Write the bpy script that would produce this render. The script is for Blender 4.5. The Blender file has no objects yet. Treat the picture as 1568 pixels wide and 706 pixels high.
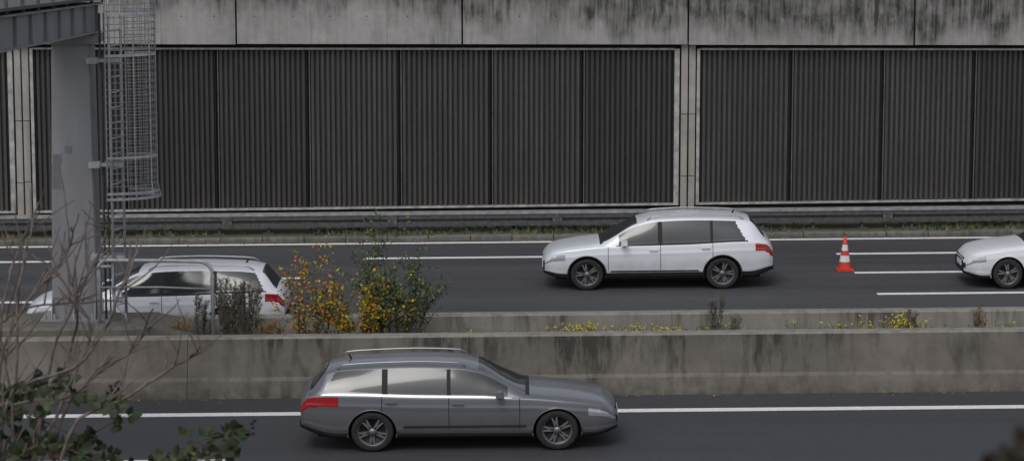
import bpy, math, random
from mathutils import Vector, Matrix
random.seed(7)
S = bpy.context.scene
R = random.random
def U(a, b): return random.uniform(a, b)

# ------------------------------------------------------------------ materials
def new_mat(name):
    m = bpy.data.materials.new(name); m.use_nodes = True
    nt = m.node_tree; b = nt.nodes['Principled BSDF']
    return m, nt, b
def simple(name, col, rough=0.6, metal=0.0, var=0.15, scale=6.0, coat=0.0, bump=0.0, stretch=None, spec=0.5):
    m, nt, b = new_mat(name)
    tc = nt.nodes.new('ShaderNodeTexCoord'); mp = nt.nodes.new('ShaderNodeMapping')
    nt.links.new(tc.outputs['Object'], mp.inputs[0])
    if stretch: mp.inputs['Scale'].default_value = stretch
    n = nt.nodes.new('ShaderNodeTexNoise'); n.inputs['Scale'].default_value = scale; n.inputs['Detail'].default_value = 6
    nt.links.new(mp.outputs[0], n.inputs['Vector'])
    r = nt.nodes.new('ShaderNodeValToRGB')
    r.color_ramp.elements[0].position = 0.3; r.color_ramp.elements[1].position = 0.7
    r.color_ramp.elements[0].color = [c*(1-var) for c in col] + [1]
    r.color_ramp.elements[1].color = [min(1, c*(1+var)) for c in col] + [1]
    nt.links.new(n.outputs['Fac'], r.inputs[0]); nt.links.new(r.outputs[0], b.inputs['Base Color'])
    b.inputs['Roughness'].default_value = rough; b.inputs['Metallic'].default_value = metal
    b.inputs['Coat Weight'].default_value = coat; b.inputs['Coat Roughness'].default_value = 0.05
    b.inputs['Specular IOR Level'].default_value = spec
    if bump:
        bp = nt.nodes.new('ShaderNodeBump'); bp.inputs['Strength'].default_value = bump; bp.inputs['Distance'].default_value = 0.02
        nt.links.new(n.outputs['Fac'], bp.inputs['Height']); nt.links.new(bp.outputs[0], b.inputs['Normal'])
    return m
def mixc(nt, fac, a, b, mode='MIX'):
    x = nt.nodes.new('ShaderNodeMix'); x.data_type = 'RGBA'; x.blend_type = mode
    for sock, v in ((x.inputs[0], fac), (x.inputs[6], a), (x.inputs[7], b)):
        if hasattr(v, 'node'): nt.links.new(v, sock)
        elif isinstance(v, (int, float)): sock.default_value = v
        else: sock.default_value = list(v)+[1]
    return x.outputs[2]
def noise(nt, vec, scale, detail=6, stretch=(1, 1, 1), lo=0.3, hi=0.7):
    mp = nt.nodes.new('ShaderNodeMapping'); mp.inputs['Scale'].default_value = stretch
    nt.links.new(vec, mp.inputs[0])
    n = nt.nodes.new('ShaderNodeTexNoise'); n.inputs['Scale'].default_value = scale; n.inputs['Detail'].default_value = detail
    n.inputs['Roughness'].default_value = 0.62
    nt.links.new(mp.outputs[0], n.inputs['Vector'])
    mr = nt.nodes.new('ShaderNodeMapRange'); mr.inputs[1].default_value = lo; mr.inputs[2].default_value = hi
    nt.links.new(n.outputs['Fac'], mr.inputs[0])
    return mr.outputs[0]
def mth(nt, op, a, b=None):
    x = nt.nodes.new('ShaderNodeMath'); x.operation = op; x.use_clamp = False
    for s, v in ((x.inputs[0], a), (x.inputs[1], b)):
        if v is None: continue
        if hasattr(v, 'node'): nt.links.new(v, s)
        else: s.default_value = v
    return x.outputs[0]
def rng(nt, v, a, b, c=0, d=1):
    mr = nt.nodes.new('ShaderNodeMapRange'); 
    for i, q in enumerate((a, b, c, d)): mr.inputs[i+1].default_value = q
    nt.links.new(v, mr.inputs[0]); return mr.outputs[0]

def concrete(name, base, dark, ztop=None, zspan=1.5, stain=0.7, fine=True, zbot=None, moss=0.0, light=None, growx=False):
    m, nt, b = new_mat(name)
    tc = nt.nodes.new('ShaderNodeTexCoord'); v = tc.outputs['Object']
    big = noise(nt, v, 0.7, 8, (1, 1, 1.4), 0.35, 0.65)
    med = noise(nt, v, 5, 8, (1, 1, 1), 0.3, 0.7)
    fin = noise(nt, v, 45, 4, (1, 1, 1), 0.3, 0.7)
    strk = noise(nt, v, 5.0, 8, (1, 1, 0.09), 0.46, 0.66)
    c = mixc(nt, big, [x*0.82 for x in base], light or [min(1, x*1.12) for x in base])
    c = mixc(nt, mth(nt, 'MULTIPLY', med, 0.35), c, [x*0.6 for x in base])
    sep = nt.nodes.new('ShaderNodeSeparateXYZ'); nt.links.new(v, sep.inputs[0])
    if ztop is not None:
        h = rng(nt, sep.outputs[2], ztop-zspan, ztop)
        patch = noise(nt, v, 0.45, 5, (1, 1, 0.3), 0.38, 0.62)
        if growx:   # mould under the coping, running down in ragged tongues, worse along the wet stretch
            wet = rng(nt, sep.outputs[0], -5.0, 6.0, 0.0, 1.0)
            tong = noise(nt, v, 1.5, 8, (1, 1, 0.25), 0.32, 0.68)
            blot = noise(nt, v, 3.6, 9, (1, 1, 0.7), 0.40, 0.62)
            fine_s = noise(nt, v, 8.0, 9, (1, 1, 0.09), 0.38, 0.62)
            r1_ = mth(nt, 'MULTIPLY', mth(nt, 'ADD', tong, mth(nt, 'MULTIPLY', wet, 0.95)), 0.88)
            reach = mth(nt, 'ADD', mth(nt, 'MULTIPLY', h, 1.05), r1_)
            a_ = rng(nt, reach, 1.0, 1.7)
            s = mth(nt, 'MULTIPLY', a_, mth(nt, 'ADD', mth(nt, 'MULTIPLY', fine_s, 0.55), mth(nt, 'ADD', mth(nt, 'MULTIPLY', blot, 0.35), 0.22)))
            s2 = mth(nt, 'MULTIPLY', mth(nt, 'MULTIPLY', fine_s, patch), 0.5)
            s = mth(nt, 'MINIMUM', mth(nt, 'MAXIMUM', s, s2), 0.95)
            gm = noise(nt, v, 2.5, 6, (1, 1, 1), 0.45, 0.7)
            dark = mixc(nt, mth(nt, 'MULTIPLY', gm, 0.6), dark, (0.045, 0.052, 0.026))
        else:
            s = mth(nt, 'MULTIPLY', mth(nt, 'ADD', mth(nt, 'MULTIPLY', strk, 0.75), mth(nt, 'MULTIPLY', h, 0.25)), mth(nt, 'MULTIPLY', mth(nt, 'ADD', h, 0.25), patch))
            s = mth(nt, 'MINIMUM', mth(nt, 'MULTIPLY', s, stain*1.6), 0.93)
        c = mixc(nt, s, c, dark)
    else:
        c = mixc(nt, mth(nt, 'MULTIPLY', strk, stain*0.5), c, dark)
    if zbot is not None:
        hb = rng(nt, sep.outputs[2], zbot+0.3, zbot)
        c = mixc(nt, mth(nt, 'MULTIPLY', mth(nt, 'MULTIPLY', hb, med), 0.8), c, dark)
    c = mixc(nt, mth(nt, 'MULTIPLY', fin, 0.22), c, [x*0.45 for x in base])
    nt.links.new(c, b.inputs['Base Color'])
    b.inputs['Roughness'].default_value = 0.9; b.inputs['Specular IOR Level'].default_value = 0.25
    bp = nt.nodes.new('ShaderNodeBump'); bp.inputs['Strength'].default_value = 0.35; bp.inputs['Distance'].default_value = 0.01
    nt.links.new(fin, bp.inputs['Height']); nt.links.new(bp.outputs[0], b.inputs['Normal'])
    return m

def asphalt(name, base, tracks):
    m, nt, b = new_mat(name)
    tc = nt.nodes.new('ShaderNodeTexCoord'); v = tc.outputs['Object']
    fin = noise(nt, v, 60, 3, (1, 1, 1), 0.3, 0.7)
    mid = noise(nt, v, 9, 6, (0.5, 1, 1), 0.3, 0.7)
    big = noise(nt, v, 0.8, 6, (0.06, 1.0, 1), 0.3, 0.7)
    spots = noise(nt, v, 22, 2, (1, 0.6, 1), 0.66, 0.74)
    c = mixc(nt, big, [x*0.68 for x in base], [x*1.35 for x in base])
    c = mixc(nt, mth(nt, 'MULTIPLY', mid, 0.35), c, [x*0.6 for x in base])
    c = mixc(nt, mth(nt, 'MULTIPLY', fin, 0.5), c, [x*1.6 for x in base])
    c = mixc(nt, mth(nt, 'MULTIPLY', spots, 0.4), c, (0.12, 0.115, 0.11))
    nt.links.new(c, b.inputs['Base Color'])
    rr = rng(nt, big, 0, 1, 0.58, 0.85); nt.links.new(rr, b.inputs['Roughness'])
    b.inputs['Specular IOR Level'].default_value = 0.35
    bp = nt.nodes.new('ShaderNodeBump'); bp.inputs['Strength'].default_value = 0.5; bp.inputs['Distance'].default_value = 0.008
    nt.links.new(fin, bp.inputs['Height']); nt.links.new(bp.outputs[0], b.inputs['Normal'])
    return m

M = {}
M['cap'] = concrete('cap_concrete', (0.40, 0.39, 0.38), (0.018, 0.018, 0.016), ztop=5.65, zspan=1.12, growx=True)
M['colm'] = concrete('column_concrete', (0.42, 0.395, 0.37), (0.12, 0.10, 0.085), stain=0.7)
M['backing'] = concrete('backing_concrete', (0.06, 0.06, 0.056), (0.02, 0.02, 0.02), stain=0.6)
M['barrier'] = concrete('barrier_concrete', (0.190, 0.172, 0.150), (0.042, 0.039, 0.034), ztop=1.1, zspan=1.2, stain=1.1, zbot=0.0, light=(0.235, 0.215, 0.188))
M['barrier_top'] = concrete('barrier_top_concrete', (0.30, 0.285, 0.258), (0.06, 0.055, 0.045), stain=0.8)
M['barrier_b'] = concrete('barrier_ledge_concrete', (0.205, 0.19, 0.165), (0.05, 0.045, 0.04), stain=1.0)
M['barrier2'] = concrete('rear_barrier_concrete', (0.30, 0.285, 0.255), (0.07, 0.064, 0.05), ztop=1.0, zspan=1.0, stain=0.9, zbot=0.35)
M['plat'] = concrete('platform_concrete', (0.18, 0.17, 0.148), (0.04, 0.042, 0.03), stain=1.0)
M['kerb'] = concrete('kerb_concrete', (0.19, 0.18, 0.158), (0.05, 0.05, 0.035), stain=1.2)
M['formj'] = simple('formwork_line', (0.17, 0.165, 0.16), 0.9, 0, 0.3, 6)
M['asph'] = asphalt('asphalt', (0.050, 0.051, 0.057), 1)
M['asph2'] = asphalt('asphalt_worn', (0.060, 0.061, 0.066), 1)
M['paint'] = simple('road_paint', (0.76, 0.76, 0.76), 0.7, 0, 0.18, 25)
M['soil'] = simple('soil', (0.06, 0.05, 0.035), 0.95, 0, 0.5, 12, bump=0.6)
M['galv'] = simple('galvanised_steel', (0.30, 0.305, 0.31), 0.55, 0.2, 0.3, 5)
M['galv_d'] = simple('weathered_steel', (0.085, 0.087, 0.09), 0.65, 0.2, 0.35, 10)
M['frame'] = simple('aluminium_frame', (0.38, 0.37, 0.36), 0.6, 0.0, 0.35, 5)
M['gantry'] = simple('gantry_grey_paint', (0.245, 0.248, 0.265), 0.5, 0.1, 0.14, 2.5, stretch=(1, 1, 0.25))
M['gantry_p'] = simple('gantry_patch', (0.15, 0.155, 0.165), 0.55, 0.1, 0.1, 5)
M['ladder'] = simple('ladder_steel', (0.40, 0.41, 0.43), 0.5, 0.2, 0.2, 8)
M['cagew'] = simple('cage_wire', (0.26, 0.265, 0.275), 0.5, 0.2, 0.2, 8)
M['black'] = simple('black_plastic', (0.012, 0.012, 0.013), 0.7, 0, 0.2, 8)
M['gap'] = simple('dark_joint', (0.010, 0.010, 0.010), 0.9, 0, 0.2, 8)
M['pedge'] = simple('panel_edge_steel', (0.13, 0.126, 0.122), 0.7, 0, 0.3, 5)
for i, k in enumerate([0.92, 1.04, 0.82, 1.12]):
    m, nt, b = new_mat('absorber_panel_%d' % i)
    tc = nt.nodes.new('ShaderNodeTexCoord'); v = tc.outputs['Object']
    st = noise(nt, v, 7, 6, (1, 1, 0.06), 0.35, 0.7); bg = noise(nt, v, 0.8, 6, (1, 1, 1), 0.3, 0.7); gr = noise(nt, v, 30, 4, (1, 1, 1), 0.3, 0.7)
    c = mixc(nt, st, (0.066*k, 0.063*k, 0.062*k), (0.105*k, 0.101*k, 0.099*k))
    c = mixc(nt, mth(nt, 'MULTIPLY', bg, 0.5), c, (0.055*k, 0.052*k, 0.050*k))
    c = mixc(nt, mth(nt, 'MULTIPLY', gr, 0.35), c, (0.03, 0.029, 0.028))
    sp = nt.nodes.new('ShaderNodeSeparateXYZ'); nt.links.new(v, sp.inputs[0])
    lowd = mth(nt, 'MULTIPLY', rng(nt, sp.outputs[2], 1.3, 0.4), noise(nt, v, 3, 6, (1, 1, 0.4), 0.3, 0.7))
    c = mixc(nt, mth(nt, 'MULTIPLY', lowd, 0.35), c, (0.13, 0.12, 0.11))
    nt.links.new(c, b.inputs['Base Color']); b.inputs['Roughness'].default_value = 0.8
    b.inputs['Specular IOR Level'].default_value = 0.25
    M['pan%d' % i] = m
    M['pg%d' % i] = simple('absorber_groove_shade_%d' % i, (0.042*k, 0.040*k, 0.039*k), 0.9, 0, 0.3, 9)  # darker copy of the panel colour, paints shade into the groove floors
def leafmat(name, c, var=0.35):
    m = simple(name, c, 0.6, 0, var, 9, spec=0.3)
    return m
M['lf_green'] = leafmat('leaf_green', (0.080, 0.120, 0.060))
M['lf_dgreen'] = leafmat('leaf_dark_green', (0.040, 0.065, 0.032))
M['lf_yellow'] = leafmat('leaf_yellow', (0.50, 0.34, 0.03))
M['lf_orange'] = leafmat('leaf_orange', (0.50, 0.17, 0.04))
M['lf_ygreen'] = leafmat('leaf_yellow_green', (0.20, 0.21, 0.05))
M['lf_brown'] = leafmat('leaf_brown', (0.13, 0.11, 0.085))
M['lf_bram'] = leafmat('bramble_leaf', (0.034, 0.048, 0.024), 0.5)
M['lf_bram2'] = leafmat('bramble_leaf_light', (0.070, 0.085, 0.040), 0.4)
M['lf_bramr'] = leafmat('bramble_leaf_red', (0.050, 0.026, 0.020), 0.4)
M['lf_dry'] = leafmat('dry_brown_leaf', (0.055, 0.046, 0.034), 0.4)
M['bark'] = simple('twig_bark', (0.085, 0.065, 0.055), 0.85, 0, 0.35, 30)
M['bark2'] = simple('dry_twig', (0.20, 0.165, 0.15), 0.85, 0, 0.35, 30)
M['bark3'] = simple('bare_twig_bark', (0.15, 0.12, 0.11), 0.85, 0, 0.4, 30)
M['berry'] = simple('berry', (0.012, 0.008, 0.012), 0.35, 0, 0.3, 30)
M['flower'] = simple('yellow_flower', (0.68, 0.56, 0.03), 0.6, 0, 0.2, 20)
# vehicle
M['glass'] = simple('window_glass', (0.03, 0.036, 0.038), 0.08, 0, 0.1, 3, spec=0.8)
M['tyre'] = simple('tyre_rubber', (0.02, 0.02, 0.021), 0.8, 0, 0.2, 10)
M['rim'] = simple('alloy_rim', (0.22, 0.225, 0.235), 0.45, 0.6, 0.1, 5)
M['rimd'] = simple('brake_dark', (0.02, 0.02, 0.022), 0.6, 0.3, 0.1, 5)
M['red'] = simple('tail_lamp_red', (0.34, 0.012, 0.015), 0.15, 0, 0.1, 10, coat=0.8)
M['lamp'] = simple('head_lamp', (0.40, 0.42, 0.45), 0.12, 0.3, 0.1, 10, coat=1.0)
M['chrome'] = simple('bright_trim', (0.42, 0.43, 0.45), 0.3, 0.9, 0.05, 5)
M['plate'] = simple('number_plate', (0.7, 0.7, 0.7), 0.4, 0, 0.05, 5)
def carpaint(name, col, metal):
    m, nt, b = new_mat(name)
    tc = nt.nodes.new('ShaderNodeTexCoord'); v = tc.outputs['Object']
    sp = nt.nodes.new('ShaderNodeSeparateXYZ'); nt.links.new(v, sp.inputs[0])
    n1 = noise(nt, v, 4, 6, (1, 1, 1), 0.3, 0.7)
    d = mth(nt, 'MULTIPLY', rng(nt, sp.outputs[2], 0.75, 0.2), mth(nt, 'ADD', mth(nt, 'MULTIPLY', n1, 0.6), 0.25))   # road film
    c = mixc(nt, mth(nt, 'MULTIPLY', n1, 0.15), col, [x*0.8 for x in col])
    c = mixc(nt, mth(nt, 'MULTIPLY', d, 0.8), c, (0.085, 0.08, 0.077))
    nt.links.new(c, b.inputs['Base Color'])
    b.inputs['Metallic'].default_value = metal
    nt.links.new(rng(nt, d, 0, 0.6, 0.36, 0.65), b.inputs['Roughness'])
    nt.links.new(rng(nt, d, 0, 0.6, 0.7, 0.1), b.inputs['Coat Weight']); b.inputs['Coat Roughness'].default_value = 0.10
    return m
M['cwhite'] = carpaint('car_paint_white', (0.78, 0.80, 0.84), 0.0)
M['csilver'] = carpaint('car_paint_silver', (0.76, 0.79, 0.84), 0.15)
M['cgrey'] = carpaint('car_paint_grey', (0.17, 0.175, 0.195), 0.45)
M['cone_r'] = simple('cone_red', (0.60, 0.05, 0.03), 0.5, 0, 0.2, 8)
M['cone_w'] = simple('cone_white', (0.72, 0.72, 0.72), 0.45, 0, 0.15, 8)

# ------------------------------------------------------------------ mesh builder
class MB:
    def __init__(s): s.v = []; s.f = []; s.m = []; s.mats = []; s.sm = []
    def mi(s, k):
        if k not in s.mats: s.mats.append(k)
        return s.mats.index(k)
    def face(s, idx, k, smooth=False):
        s.f.append(idx); s.m.append(s.mi(k)); s.sm.append(smooth)
    def poly(s, pts, k, smooth=False):
        n = len(s.v); s.v += [tuple(p) for p in pts]; s.face(list(range(n, n+len(pts))), k, smooth)
    def box(s, x0, x1, y0, y1, z0, z1, k):
        n = len(s.v)
        s.v += [(x0,y0,z0),(x1,y0,z0),(x1,y1,z0),(x0,y1,z0),(x0,y0,z1),(x1,y0,z1),(x1,y1,z1),(x0,y1,z1)]
        for q in ((0,3,2,1),(4,5,6,7),(0,1,5,4),(1,2,6,5),(2,3,7,6),(3,0,4,7)): s.face([n+i for i in q], k)
    def hexa(s, p, k):
        n = len(s.v); s.v += [tuple(q) for q in p]
        for q in ((0,3,2,1),(4,5,6,7),(0,1,5,4),(1,2,6,5),(2,3,7,6),(3,0,4,7)): s.face([n+i for i in q], k)
    def tube(s, pts, rad, k, n=6, caps=True):
        pts = [Vector(p) for p in pts]
        if not isinstance(rad, (list, tuple)): rad = [rad]*len(pts)
        base = len(s.v)
        for i, p in enumerate(pts):
            t = (pts[min(i+1, len(pts)-1)] - pts[max(i-1, 0)]).normalized()
            a = t.cross(Vector((0, 0, 1)))
            if a.length < 0.05: a = t.cross(Vector((0, 1, 0)))
            a.normalize(); b = t.cross(a)
            for j in range(n):
                an = 2*math.pi*j/n
                s.v.append(tuple(p + (a*math.cos(an)+b*math.sin(an))*rad[i]))
        for i in range(len(pts)-1):
            for j in range(n):
                s.face([base+i*n+j, base+i*n+(j+1) % n, base+(i+1)*n+(j+1) % n, base+(i+1)*n+j], k, True)
        if caps:
            s.face([base+j for j in range(n)][::-1], k); s.face([base+(len(pts)-1)*n+j for j in range(n)], k)
    def extr(s, prof, xs, k, zf, closed=True, jit=0, kt=None):
        """profile [(y,z)] swept along x; zf(x) added to z"""
        base = len(s.v); n = len(prof)
        for x in xs:
            for y, z in prof: s.v.append((x, y, z+zf(x)))
        for i in range(len(xs)-1):
            for j in range(n if closed else n-1):
                kk = kt[j] if kt else k
                s.face([base+i*n+j, base+i*n+(j+1) % n, base+(i+1)*n+(j+1) % n, base+(i+1)*n+j], kk)
        if closed:
            s.face([base+j for j in range(n)], k); s.face([base+(len(xs)-1)*n+j for j in range(n)][::-1], k)
    def lathe(s, prof, c, axis, k, n=24, smooth=True):
        """prof [(r,h)], axis 'y' or 'z'"""
        base = len(s.v)
        for r, h in prof:
            for j in range(n):
                a = 2*math.pi*j/n
                if axis == 'y': s.v.append((c[0]+r*math.cos(a), c[1]+h, c[2]+r*math.sin(a)))
                else: s.v.append((c[0]+r*math.cos(a), c[1]+r*math.sin(a), c[2]+h))
        for i in range(len(prof)-1):
            kk = k[i] if isinstance(k, list) else k
            for j in range(n):
                s.face([base+i*n+j, base+i*n+(j+1) % n, base+(i+1)*n+(j+1) % n, base+(i+1)*n+j], kk, smooth)
    def leaf(s, p, size, k, nrm=None, asp=0.55):
        d = Vector((U(-1,1), U(-1,1), U(-0.8,0.6))).normalized()
        w = d.cross(Vector((U(-1,1), U(-1,1), U(-1,1))))
        if w.length < 0.1: w = d.cross(Vector((0,0,1)))
        w.normalize(); nn = d.cross(w)
        p = Vector(p); L = size; W = size*asp/2
        a = p; c = p+d*L; m1 = p+d*L*0.45
        b0 = m1+w*W+nn*W*0.4; b1 = m1-w*W+nn*W*0.4
        c1 = p+d*L*0.8+w*W*0.6+nn*W*0.2; c2 = p+d*L*0.8-w*W*0.6+nn*W*0.2
        n = len(s.v); s.v += [tuple(q) for q in (a, b0, c1, c, c2, b1, m1)]
        s.face([n, n+1, n+2, n+3, n+6], k); s.face([n, n+6, n+3, n+4, n+5], k)
    def build(s, name, parent=None, recalc=True):
        me = bpy.data.meshes.new(name); me.from_pydata(s.v, [], s.f)
        for k in s.mats: me.materials.append(M[k])
        for p, mi, sm in zip(me.polygons, s.m, s.sm): p.material_index = mi; p.use_smooth = sm
        me.update()
        if recalc:
            import bmesh
            bm = bmesh.new(); bm.from_mesh(me); bmesh.ops.recalc_face_normals(bm, faces=bm.faces); bm.to_mesh(me); bm.free()
        ob = bpy.data.objects.new(name, me); S.collection.objects.link(ob)
        if parent: ob.parent = parent
        return ob
def empty(name, loc=(0,0,0)):
    e = bpy.data.objects.new(name, None); e.location = loc; S.collection.objects.link(e); return e

G = 0.0100
def gz(x): return G*max(-60, min(60, x))
XS = [-300, -60, 60, 300]
def XR(a, b, st):
    n = int((b-a)/st); return [a+(b-a)*i/n for i in range(n+1)]

# ------------------------------------------------------------------ ground
g = MB()
g.extr([(-500, 7.1), (11.5, 7.15), (14, 6.4), (36, -0.03), (68.8, -0.03), (69.4, -0.03), (69.5, 6.3), (900, 6.3)], XS, 'soil', gz, closed=False)
g.build('ground', recalc=False)

# roads (top sheets)
rd = MB(); rd.extr([(37.5, 0.0), (48.4, 0.0)], XS, 'asph', gz, closed=False)
road = rd.build('motorway_road', recalc=False)
rd = MB(); rd.extr([(51.7, 0.0), (66.25, 0.0)], XS, 'asph2', gz, closed=False)
road2 = rd.build('motorway_road', recalc=False)
def line(y0, y1, x0, x1, parent, nm):
    l = MB(); l.extr([(y0, 0.005), (y1, 0.005)], [x0]+[q for q in (-60, 60) if x0 < q < x1]+[x1], 'paint', gz, closed=False)
    l.build(nm, parent, recalc=False)
line(46.87, 47.14, -200, 200, road, 'edge_line')
for k in range(-6, 7): line(43.5, 43.66, -8.7+k*18, -4.6+k*18, road, 'lane_dash')
line(65.76, 65.99, -200, 200, road2, 'edge_line')
for k in range(-6, 7):
    line(63.53, 63.76, -3.4+k*10.9, 0.9+k*10.9, road2, 'lane_dash')
    line(60.90, 61.12, 7.6+k*16.6, 12.0+k*16.6, road2, 'lane_dash')
    line(58.17, 58.40, 7.75+k*20.6, 12.3+k*20.6, road2, 'lane_dash')

# verge + kerb
vg = MB(); vg.extr([(66.42, 0.09), (67.0, 0.10), (67.8, 0.14), (68.75, 0.16)], XR(-60, 60, 1.0), 'soil', gz, closed=False)
m, nt, b = new_mat('verge_moss')
tc = nt.nodes.new('ShaderNodeTexCoord'); v = tc.outputs['Object']
a1 = noise(nt, v, 1.6, 8, (0.5, 1, 1), 0.35, 0.65); a2 = noise(nt, v, 14, 6, (1, 1, 1), 0.35, 0.65)
c = mixc(nt, a1, (0.045, 0.040, 0.030), (0.06, 0.075, 0.028)); c = mixc(nt, mth(nt, 'MULTIPLY', a2, 0.5), c, (0.12, 0.11, 0.085))
nt.links.new(c, b.inputs['Base Color']); b.inputs['Roughness'].default_value = 1.0
M['moss'] = m
vg.mats = ['moss']; vg.build('grass_verge', recalc=False)
kb = MB()
x = -60.0
while x < 60:
    o = U(-0.02, 0.02); h = U(-0.012, 0.012)
    kb.extr([(66.2+o, -0.02), (66.2+o, 0.085+h), (66.23+o, 0.115+h), (66.44, 0.115+h), (66.44, -0.02)], [x+0.008, x+0.99], 'kerb', gz)
    x += 1.0
kb.build('kerb')
gr = MB()
for i in range(3000):
    x = U(-16, 16); y = U(66.42, 68.4)
    if math.sin(x*1.3)+math.sin(x*0.47+2)+U(-1, 1) < 0.0: continue
    z = gz(x)+0.1; k = random.choice(['lf_green', 'lf_dgreen', 'lf_dgreen', 'lf_ygreen', 'lf_brown', 'lf_brown'])
    for j in range(4):
        hx = U(-0.06, 0.06); hh = U(0.04, 0.15)
        gr.poly([(x-0.012+j*0.02, y, z), (x+0.012+j*0.02, y, z), (x+hx+j*0.02, y+U(-.04,.04), z+hh)], k)
gr.build('verge_grass', recalc=False)
lt = MB()
for i in range(1300):
    q = R()
    if q < 0.45: x = U(-15, 15); y = 66.15-abs(random.gauss(0, 0.12)); z = gz(x)+0.02
    elif q < 0.8: x = U(-13, 13); y = 48.25-abs(random.gauss(0, 0.14)); z = gz(x)+0.015
    else: x = U(-16, 16); y = U(66.5, 68.5); z = gz(x)+0.15
    lt.leaf((x, y, z), U(0.025, 0.06), random.choice(['lf_brown', 'lf_brown', 'lf_orange', 'lf_ygreen']))
lt.build('leaf_litter', recalc=False)

# ------------------------------------------------------------------ noise wall
WY = 68.5
wall = empty('noise_barrier_wall')
PB = 0.53; PG = 0.0125   # panel bottom, grade
def pb(x): return PB + PG*max(-60, min(60, x))
def pt(x): return 4.38 - 0.0008*x
P = MB(); F = MB(); C = MB()
pitch = 16.43
for s in range(-3, 4):
    xs0 = -11.80 + s*pitch; xs1 = xs0 + 15.80; pw = 15.80/7
    for i in range(7):
        a = xs0+i*pw+0.048; bb = xs0+(i+1)*pw-0.048
        pk = (i*2+s*3+(i//3)) % 4
        nr = 17; rw = (bb-a)/nr
        dy = U(-0.010, 0.010)
        def V(x, yy): return [(x, WY+yy+dy, pb(x)), (x, WY+yy+dy, pt(x))]
        for r in range(nr):
            x0 = a+r*rw
            seq = [(0, 0.065), (0.14, 0.065), (0.24, 0.0), (0.50+U(-.01,.01), -0.008), (0.76, 0.0), (0.86, 0.065), (1.0, 0.065)]
            for n_, ((u0, d0), (u1, d1)) in enumerate(zip(seq[:-1], seq[1:])):
                A = V(x0+u0*rw, d0); B = V(x0+u1*rw, d1)
                P.poly([A[0], B[0], B[1], A[1]], ('pg%d' if n_ in (0, 5) else 'pan%d') % pk)
        if i < 6:
            xm = xs0+(i+1)*pw
            F.box(xm-0.046, xm-0.026, WY-0.02, WY+0.09, pb(xm), pt(xm), 'gap')
            F.box(xm-0.025, xm+0.025, WY+0.06, WY+0.09, pb(xm), pt(xm), 'gap')
            F.box(xm+0.026, xm+0.046, WY-0.02, WY+0.09, pb(xm), pt(xm), 'pedge')
    for (x0, x1) in ((xs0-0.075, xs0), (xs1+0.003, xs1+0.125)):
        F.hexa([(x0,WY-0.05,pb(x0)-0.05),(x1,WY-0.05,pb(x1)-0.05),(x1,WY+0.1,pb(x1)-0.05),(x0,WY+0.1,pb(x0)-0.05),
                (x0,WY-0.05,pt(x0)+0.03),(x1,WY-0.05,pt(x1)+0.03),(x1,WY+0.1,pt(x1)+0.03),(x0,WY+0.1,pt(x0)+0.03)], 'frame')
    F.box(xs0+0.001, xs0+0.047, WY+0.0, WY+0.08, pb(xs0)+.001, pt(xs0), 'gap')
    F.box(xs1-0.047, xs1-0.001, WY+0.0, WY+0.08, pb(xs1)+.001, pt(xs1), 'gap')
    for f0, hgt, kk in ((pb, -0.05, 'frame'), (pt, 0.045, 'frame')):
        x0, x1 = xs0+0.002, xs1
        lo = lambda x: min(f0(x), f0(x)+hgt); hi = lambda x: max(f0(x), f0(x)+hgt)
        F.hexa([(x0,WY-0.045,lo(x0)),(x1,WY-0.045,lo(x1)),(x1,WY+0.09,lo(x1)),(x0,WY+0.09,lo(x0)),
                (x0,WY-0.045,hi(x0)),(x1,WY-0.045,hi(x1)),(x1,WY+0.09,hi(x1)),(x0,WY+0.09,hi(x0))], kk)
    # double concrete column
    cx = xs1+0.345
    for (x0, x1) in ((cx-0.175, cx-0.016), (cx+0.016, cx+0.175)):
        zs = [-0.2, 1.2+U(0, .05), 2.75, 4.6]
        for za, zb_ in zip(zs[:-1], zs[1:]):
            C.box(x0+U(0,.006), x1-U(0,.006), WY-0.06+U(-.006,.006), WY+0.2, za+0.010+(gz(cx) if za > 0 else -0.3), zb_-0.008+(gz(cx) if zb_ < 4 else 0), 'colm')
P.build('ribbed_panel', wall, recalc=False); F.build('panel_frame', wall); C.build('column', wall)
B = MB(); B.extr([(68.72, -0.5), (68.72, 4.9), (69.3, 4.9), (69.3, -0.5)], [-150, 150], 'backing', lambda x: 0)
B.extr([(68.58, -0.6), (68.58, 0.24), (68.71, 0.28), (68.71, -0.6)], XR(-60, 60, 3), 'backing', gz)
B.build('backing_wall', wall)
# cap beam (retaining wall)
rw_ = empty('concrete_retaining_wall')
K = MB()
js = [-6.76+5.54*i-5.54*8 for i in range(20)]
for a, b_ in zip(js[:-1], js[1:]):
    yy = 68.26+U(-0.012, 0.012); zz = 4.53+U(-0.008, 0.008)
    K.extr([(yy, zz), (yy, 6.9), (69.35, 6.9), (69.35, zz), (yy+0.09, zz), (yy+0.09, zz+0.035), (yy+0.05, zz+0.035), (yy+0.05, zz)], [a+0.022, b_-0.022], 'cap', lambda x: -0.0012*x)
    for q in (1.83, 3.7):
        K.box(a+q-0.005, a+q+0.005, yy-0.003, yy+0.01, zz+0.01-0.0012*a, 6.8, 'formj')
    for q in (0.45, 1.4, 2.3, 3.2, 4.2, 5.0):
        K.lathe([(0.0, -0.004), (0.018, -0.004), (0.018, 0.01)], (a+q, yy, 5.22), 'y', 'backing', 8, False)
K.build('cap_beam', rw_)
J = MB(); J.box(-60, 60, 68.38, 68.45, 4.62, 6.88, 'gap'); J.build('joint_seal', rw_)

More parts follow.
